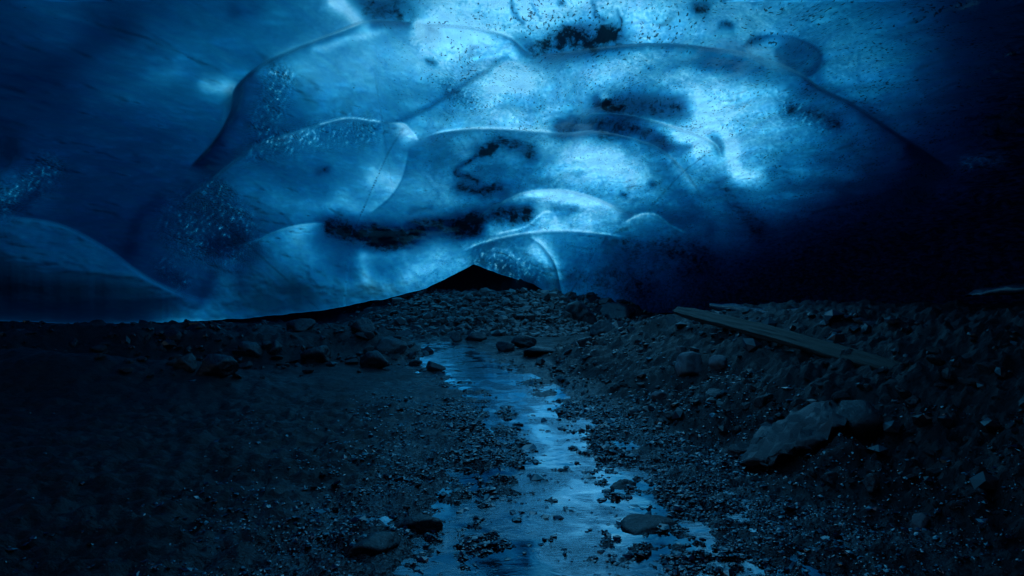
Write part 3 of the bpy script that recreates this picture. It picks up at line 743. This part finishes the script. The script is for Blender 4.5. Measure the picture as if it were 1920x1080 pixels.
ROCKS = [
 (1090, 606, 70, 50, 1, 'large dark boulder under the ice foot right of the far arch', None),
 (1128, 632, 46, 34, 2, 'dark boulder just below the large one at the ice foot', None),
 (1100, 650, 30, 26, 3, 'small rounded boulder at the bend of the right bank', None),
 (1165, 598, 60, 36, 4, 'broad dark boulder in the shadow right of the largest far boulder', None),
 (1010, 668, 62, 20, 5, 'low flat dark rock at the water bend', None),
 (948, 660, 34, 26, 6, 'squat dark rock left of the flat rock at the water bend', None),
 (985, 652, 44, 24, 7, 'angular dark rock behind the flat rock at the water bend', None),
 (855, 640, 28, 22, 8, 'square dark rock standing behind the sand bar', None),
 (890, 638, 40, 18, 9, 'low dark rock leaning against the square rock behind the sand bar', None),
 (780, 624, 32, 18, 10, 'small dark rock at the far left of the sand bar', None),
 (672, 626, 46, 34, 11, 'round dark boulder on the end of the left bank', None),
 (730, 664, 60, 34, 12, 'long wedge of rock sliding off the left bank into the water', None),
 (700, 690, 62, 34, 13, 'dark wedge shaped rock at the foot of the left bank end', None),
 (812, 698, 40, 26, 14, 'craggy dark stone in the water by the left bank end', None),
 (778, 686, 22, 12, 15, 'tiny low stone beside the craggy stone in the water', None),
 (590, 682, 54, 40, 16, 'rounded rock bulging from the middle of the left bank', None),
 (395, 706, 74, 44, 17, 'large jagged rock at the foot of the left bank', None),
 (345, 698, 44, 36, 18, 'dark block left of the jagged rock on the left bank', None),
 (510, 664, 36, 26, 19, 'slanting stone high on the left bank near its middle', None),
 (460, 668, 44, 30, 20, 'dark angular rock between the jagged and the slanting stone', None),
 (315, 648, 34, 34, 21, 'upright dark stone under the ice edge at the left', None),
 (560, 622, 56, 26, 22, 'dark slab tucked under the ice edge above the left bank', None),
 (135, 650, 18, 20, 23, 'lone upright pebble under the ice at far left', None),
 (1300, 702, 52, 46, 24, 'pale rounded boulder on the right bank below the plank', 'p'),
 (1352, 694, 36, 26, 25, 'pale pointed stone right of the rounded pale boulder', 'p'),
 (1278, 664, 22, 20, 26, 'small pale stone just above the rounded pale boulder', 'p'),
 (1620, 820, 90, 70, 28, 'dark rounded boulder behind the huge tilted slab', None),
 (1345, 752, 44, 22, 29, 'long stone low on the right bank under the pale boulder', None),
 (1240, 752, 30, 20, 30, 'pale grey cobble near the waterline of the right bank', 'p'),
 (1720, 760, 26, 24, 31, 'small round stone high on the right bank in the dark', None),
 (1730, 990, 34, 34, 32, 'small pale upright stone in the gravel at right', 'p'),
 (1565, 910, 40, 26, 33, 'small dark stone in front of the huge slab', None),
 (1640, 930, 30, 40, 34, 'leaning stone at the right end of the gravel', None),
 (1230, 1000, 100, 26, 35, 'flat wet stone in the shallows right of the stream', None),
 (1170, 918, 56, 20, 36, 'flat smooth stone breaking the water in mid stream', None),
 (1056, 1000, 74, 22, 37, 'oval wet stone shining in the middle of the stream', None),
 (780, 1000, 90, 30, 38, 'flat dark slab in the wet gravel left of the stream', None),
 (690, 1040, 110, 34, 39, 'broad dark slab in the wet gravel at the lower left', None),
 (1130, 600, 20, 12, 40, 'small chip of rock between the two boulders at the ice foot', None),
]
for (u, v, w, h, sd_, lab, mk) in ROCKS:
    m = {'p': M_pale, 's': M_rock, None: M_rock}[mk]
    flat_ = v > 880 and h < 36
    rock(u, v, w, h, sd_ + 100, lab, m, sink=0.42 if flat_ else 0.25, rot=(0.15, -0.12, 0.3) if mk == 's' else None,
         cuts=14 if mk is None else 10, rough=0.06)

def slab(u, v, size, seed, rot, label, name='stone_slab', mat=None):
    x, y, z = hit(u, v)
    o = boulder(name, (x, y, z + size[2] * 0.25), size, seed, mat or M_slab, rot, 12, 0.10)
    v = np.empty(len(o.data.vertices) * 3, np.float32); o.data.vertices.foreach_get('co', v); v = v.reshape(-1, 3)
    st = fbm(np.stack([v[:, 0] * 3.0 + v[:, 1] * 3, v[:, 1] * 14 - v[:, 0] * 7, v[:, 2] * 6], 1), 4, 0.6)
    v[:, 2] += 0.05 * np.round(st * 3) / 3 + 0.02 * st
    o.data.vertices.foreach_set('co', v.ravel()); o.data.update()
    tag(o, label, 'stone slab')
    return o
slab(1500, 815, (0.66, 0.46, 0.10), 127, (R(-14), R(-24), R(20)), 'huge flat tilted slab of layered rock lying on the right bank')
slab(1420, 845, (0.30, 0.20, 0.07), 231, (R(-10), R(-20), R(-15)), 'smaller flat slab wedged under the left edge of the huge tilted slab')

# loose angular stones, one by one, on both banks
def loose(n, ubox, vbox, spx, lab, group, seed0):
    g = random.Random(seed0); k = 0; base = []
    for i in range(6):
        base.append(None)
    while k < n:
        u, v = g.uniform(*ubox), g.uniform(*vbox)
        x, y, z = hit(u, v)
        if z < 0.12 or y > 20: continue
        w = spx * g.lognormvariate(0, 0.4) / F * y / 2
        i = k % 6
        if base[i] is None:
            v0 = stone_verts(seed0 * 10 + i, cuts=13, rough=0.07)
            base[i] = np_mesh('stone', v0, ICO3[1], M_rock, True); o = base[i]
        else:
            o = base[i].copy(); C.objects.link(o)
        o.scale = (w, w * g.uniform(0.6, 0.95), w * g.uniform(0.35, 0.8))
        o.location = (x, y, z + o.scale[2] * 0.2)
        o.rotation_euler = (g.uniform(-0.4, 0.4), g.uniform(-0.4, 0.4), g.uniform(0, 6.28))
        tag(o, lab, 'stone', group)
        k += 1
loose(110, (1120, 1900), (640, 960), 24, 'small dark angular stone half buried in the mud of the right bank', 'loose stones on the right bank', 41)
loose(70, (180, 760), (632, 710), 20, 'small dark angular stone half buried in the mud of the left bank', 'loose stones on the left bank', 42)

def scatter(name, pts, sizes, mat, lab, flat=0.6):
    v0, f0 = ICO1
    n = len(pts)
    jit = rng.uniform(0.65, 1.25, (n, len(v0), 1))
    sc = np.stack([rng.uniform(0.7, 1.3, n), rng.uniform(0.7, 1.3, n), rng.uniform(flat * 0.6, flat * 1.3, n)], 1)
    V = v0[None] * jit * sc[:, None, :]
    a = rng.uniform(0, 6.283, n); b = rng.normal(0, 0.35, n)
    ca, sa, cb, sb = np.cos(a), np.sin(a), np.cos(b), np.sin(b)
    x, y, z = V[..., 0], V[..., 1], V[..., 2]
    x, z = cb[:, None] * x + sb[:, None] * z, -sb[:, None] * x + cb[:, None] * z
    x, y = ca[:, None] * x - sa[:, None] * y, sa[:, None] * x + ca[:, None] * y
    V = np.stack([x, y, z], -1) * sizes[:, None, None] + pts[:, None, :]
    F_ = (f0[None] + (np.arange(n) * len(v0))[:, None, None]).reshape(-1, 3)
    o = np_mesh(name, V.reshape(-1, 3), F_, mat, False)
    tag(o, lab, None, kind='stuff')
    return o

# loose wet gravel over the flats near the eye
n = 52000
yy = 2.6 * (14 / 2.6) ** rng.uniform(0, 1, n) ** 0.9
xx = rng.uniform(-1, 1, n) * (0.85 * yy + 0.4) + 0.3
q = np.stack([xx, yy, xx * 0], 1)
keep = fbm(q * 0.9 + 31, 4) - 0.95 * sstep(0.2, 1.4, np.interp(yy, _st[:, 0], _st[:, 1]) - np.interp(yy, _st[:, 0], _st[:, 2]) - xx) > rng.uniform(-0.55, 0.45, n)
m2 = 90000
y3 = 2.6 * (9 / 2.6) ** rng.uniform(0, 1, m2); x3 = np.interp(y3, _st[:, 0], _st[:, 1]) + rng.normal(0, 1, m2) * (np.interp(y3, _st[:, 0], _st[:, 2]) + 0.55)
q3 = np.stack([x3, y3, x3 * 0], 1)
k3 = fbm(q3 * 2.1 + 5, 4) > rng.uniform(-0.5, 0.5, m2)
xx, yy = np.concatenate([xx[keep], x3[k3]]), np.concatenate([yy[keep], y3[k3]])
sz = rng.lognormal(math.log(0.0085), 0.45, len(xx)) * (0.6 + 0.12 * yy)
zz = ground_z(xx, yy)
ok = zz < 0.55
scatter('gravel', np.stack([xx, yy, zz + sz * 0.15], 1)[ok], sz[ok], M_grav, 'fine wet black gravel glittering around the stream', 0.4)

m4 = 2600
y4 = 3.1 * (8.5 / 3.1) ** rng.uniform(0, 1, m4); x4 = np.interp(y4, _st[:, 0], _st[:, 1]) + rng.uniform(-1, 1, m4) * (np.interp(y4, _st[:, 0], _st[:, 2]) + 0.25)
k4 = fbm(np.stack([x4 * 2.2, y4 * 3.0, x4 * 0 + 9], 1), 3) > rng.uniform(-0.1, 0.6, m4)
x4, y4 = x4[k4], y4[k4]; s4 = rng.lognormal(math.log(0.020), 0.45, len(x4))
z4 = np.maximum(ground_z(x4, y4), -0.012)
scatter('stream_pebbles', np.stack([x4, y4, z4], 1), s4, M_grav, 'dark wet pebbles breaking the surface of the near stream', 0.5)

# rubble on the banks and the far scree
n = 9000
yy = rng.uniform(3.4, 17, n); xx = rng.uniform(-9, 7, n)
e = xx - np.interp(yy, _fr[:, 0], _fr[:, 1])
el = yy - np.interp(xx, _fl[:, 0], _fl[:, 1])
keep = ((e > 0) & (e < 3.2)) | ((el > -0.3) & (el < 2.5) & (xx < -1.8))
keep &= fbm(np.stack([xx, yy, xx * 0], 1) * 0.8 + 60, 3) > rng.uniform(-0.5, 0.5, n)
x1, y1 = xx[keep], yy[keep]
s1 = np.clip(rng.lognormal(math.log(0.035), 0.55, len(x1)), 0.01, 0.16)
n = 6000
y2 = rng.uniform(20.5, 30.5, n); x2 = rng.normal(-0.3, 2.6, n)
s2 = np.clip(rng.lognormal(math.log(0.07), 0.5, n), 0.02, 0.26)
scatter('rubble', np.stack([x1, y1, ground_z(x1, y1) + s1 * 0.2], 1), s1, M_rubb, 'broken stones littering the mud of both banks', 0.7)
scatter('scree', np.stack([x2, y2, ground_z(x2, y2) + s2 * 0.2], 1), s2, M_scree_lit, 'grey broken stones covering the far slope under the low ice arch', 0.7)

# ------------------------------------------------------------------ the plank on the right bank
def build_plank():
    a = Vector(at(1268, 582, 11.5)); b = Vector(at(1720, 706, 6.15))
    L = (b - a).length
    nx, ny = 160, 14
    wd, th = 0.19, 0.07
    prof = []
    for i in range(ny + 1): prof.append((-0.5 + i / ny, 0.5))
    for i in range(4): prof.append((0.5, 0.5 - (i + 1) / 5))
    for i in range(ny + 1): prof.append((0.5 - i / ny, -0.5))
    for i in range(4): prof.append((-0.5, -0.5 + (i + 1) / 5))
    prof = np.array(prof); k = len(prof)
    xs = np.linspace(0, L, nx)
    V = []
    for i, x in enumerate(xs):
        t = x / L
        ew = (1 - 0.35 * (1 - min(1, x / 0.5)) - 0.25 * (1 - min(1, (L - x) / 0.9)))
        w_ = wd * ew * (1 + 0.05 * math.sin(5 * t))
        for (py, pz) in prof:
            V.append((x, py * w_, pz * th))
    V = np.array(V)
    nn = fbm(np.stack([V[:, 0] * 1.2, V[:, 1] * 30, V[:, 2] * 30], 1), 4)
    V[:, 2] += 0.010 * nn
    V[:, 1] += 0.012 * fbm(np.stack([V[:, 0] * 1.5, V[:, 1] * 3, V[:, 2] * 20 + 7], 1), 3)
    V[:, 2] += 0.05 * np.sin(np.pi * V[:, 0] / L)
    idx = np.arange(nx * k).reshape(nx, k)
    nxt = np.roll(idx, -1, 1)
    f = np.stack([idx[:-1], idx[1:], nxt[1:], nxt[:-1]], -1).reshape(-1, 4)
    # end caps as quads fanned across the profile
    caps = []
    for r, flip in ((0, False), (nx - 1, True)):
        c = len(V); V = np.vstack([V, V[idx[r]].mean(0) + np.array((-0.02 if r == 0 else 0.02, 0, 0))])
        for j in range(0, k, 2):
            q4 = [idx[r][j], idx[r][(j + 1) % k], idx[r][(j + 2) % k], c]
            caps.append(q4[::-1] if flip else q4)
    f = np.vstack([f, np.array(caps)])
    o = np_mesh('wooden_plank', V, f, M_wood)
    X = (b - a).normalized()
    Zup = Vector((-0.45, -0.45, 0.78)); Yv = Zup.cross(X).normalized(); Zv = X.cross(Yv)
    o.matrix_world = Matrix.Translation(a) @ Matrix((X, Yv, Zv)).transposed().to_4x4()
    tag(o, 'long weathered grey wooden plank leaning along the dark right bank', 'plank')
build_plank()

# ------------------------------------------------------------------ low ledges of ice at the right
M_ledge = None
def mat_ledge():
    a = NT('ledge_ice')
    P = a.pos()
    n1 = a.noise(P, 6, 5, 0.6); n2 = a.noise(P, 40, 3, 0.6)
    nrm = a.bump(n1, 0.6, 0.04); nrm = a.bump(n2, 0.5, 0.01, nrm)
    b = a.n('BsdfPrincipled', Base_Color=a.mixc(n1, (0.015, 0.02, 0.03, 1), (0.05, 0.07, 0.10, 1)), Roughness=0.22, Normal=nrm)
    b.inputs['IOR'].default_value = 1.31
    a.t.links.new(b.outputs[0], a.out.inputs['Surface'])
    return a.m
M_ledge = mat_ledge()

def ledge(pts, y0, y1, h, label, seed):
    c = spline(pts, 14); m = len(c)
    ys = np.linspace(y0, y1, m)
    k = 12
    V = []
    for i in range(m):
        x, y, z = at(c[i][0], c[i][1], ys[i])
        env = math.sin(math.pi * (0.04 + 0.92 * i / (m - 1))) ** 0.6
        for j in range(k):
            a = 2 * math.pi * j / k
            V.append((x + 0.25 * env * math.cos(a) * 0.5, y + 0.45 * env * math.cos(a), z - h * env + h * env * math.sin(a)))
    V = np.array(V); V += (0.03 * fbm(V * 2.2 + seed, 3))[:, None] * np.array((0.3, 0.5, 1))
    idx = np.arange(m * k).reshape(m, k); nx_ = np.roll(idx, -1, 1)
    f = np.stack([idx[:-1], idx[1:], nx_[1:], nx_[:-1]], -1).reshape(-1, 4)
    o = np_mesh('ice_ledge', V, f, M_ledge)
    tag(o, label, 'ice ledge', 'low ice ledges at the right')
ledge([(1330, 568), (1390, 572), (1440, 579), (1500, 580), (1560, 588), (1640, 596)], 12.8, 9.6, 0.16, 'thin blue lit ice ledge just above the wooden plank', 3)
ledge([(1815, 552), (1850, 540), (1890, 535), (1950, 533), (2010, 538)], 8.2, 7.0, 0.05, 'short curved ice ledge catching light at the right edge', 9)
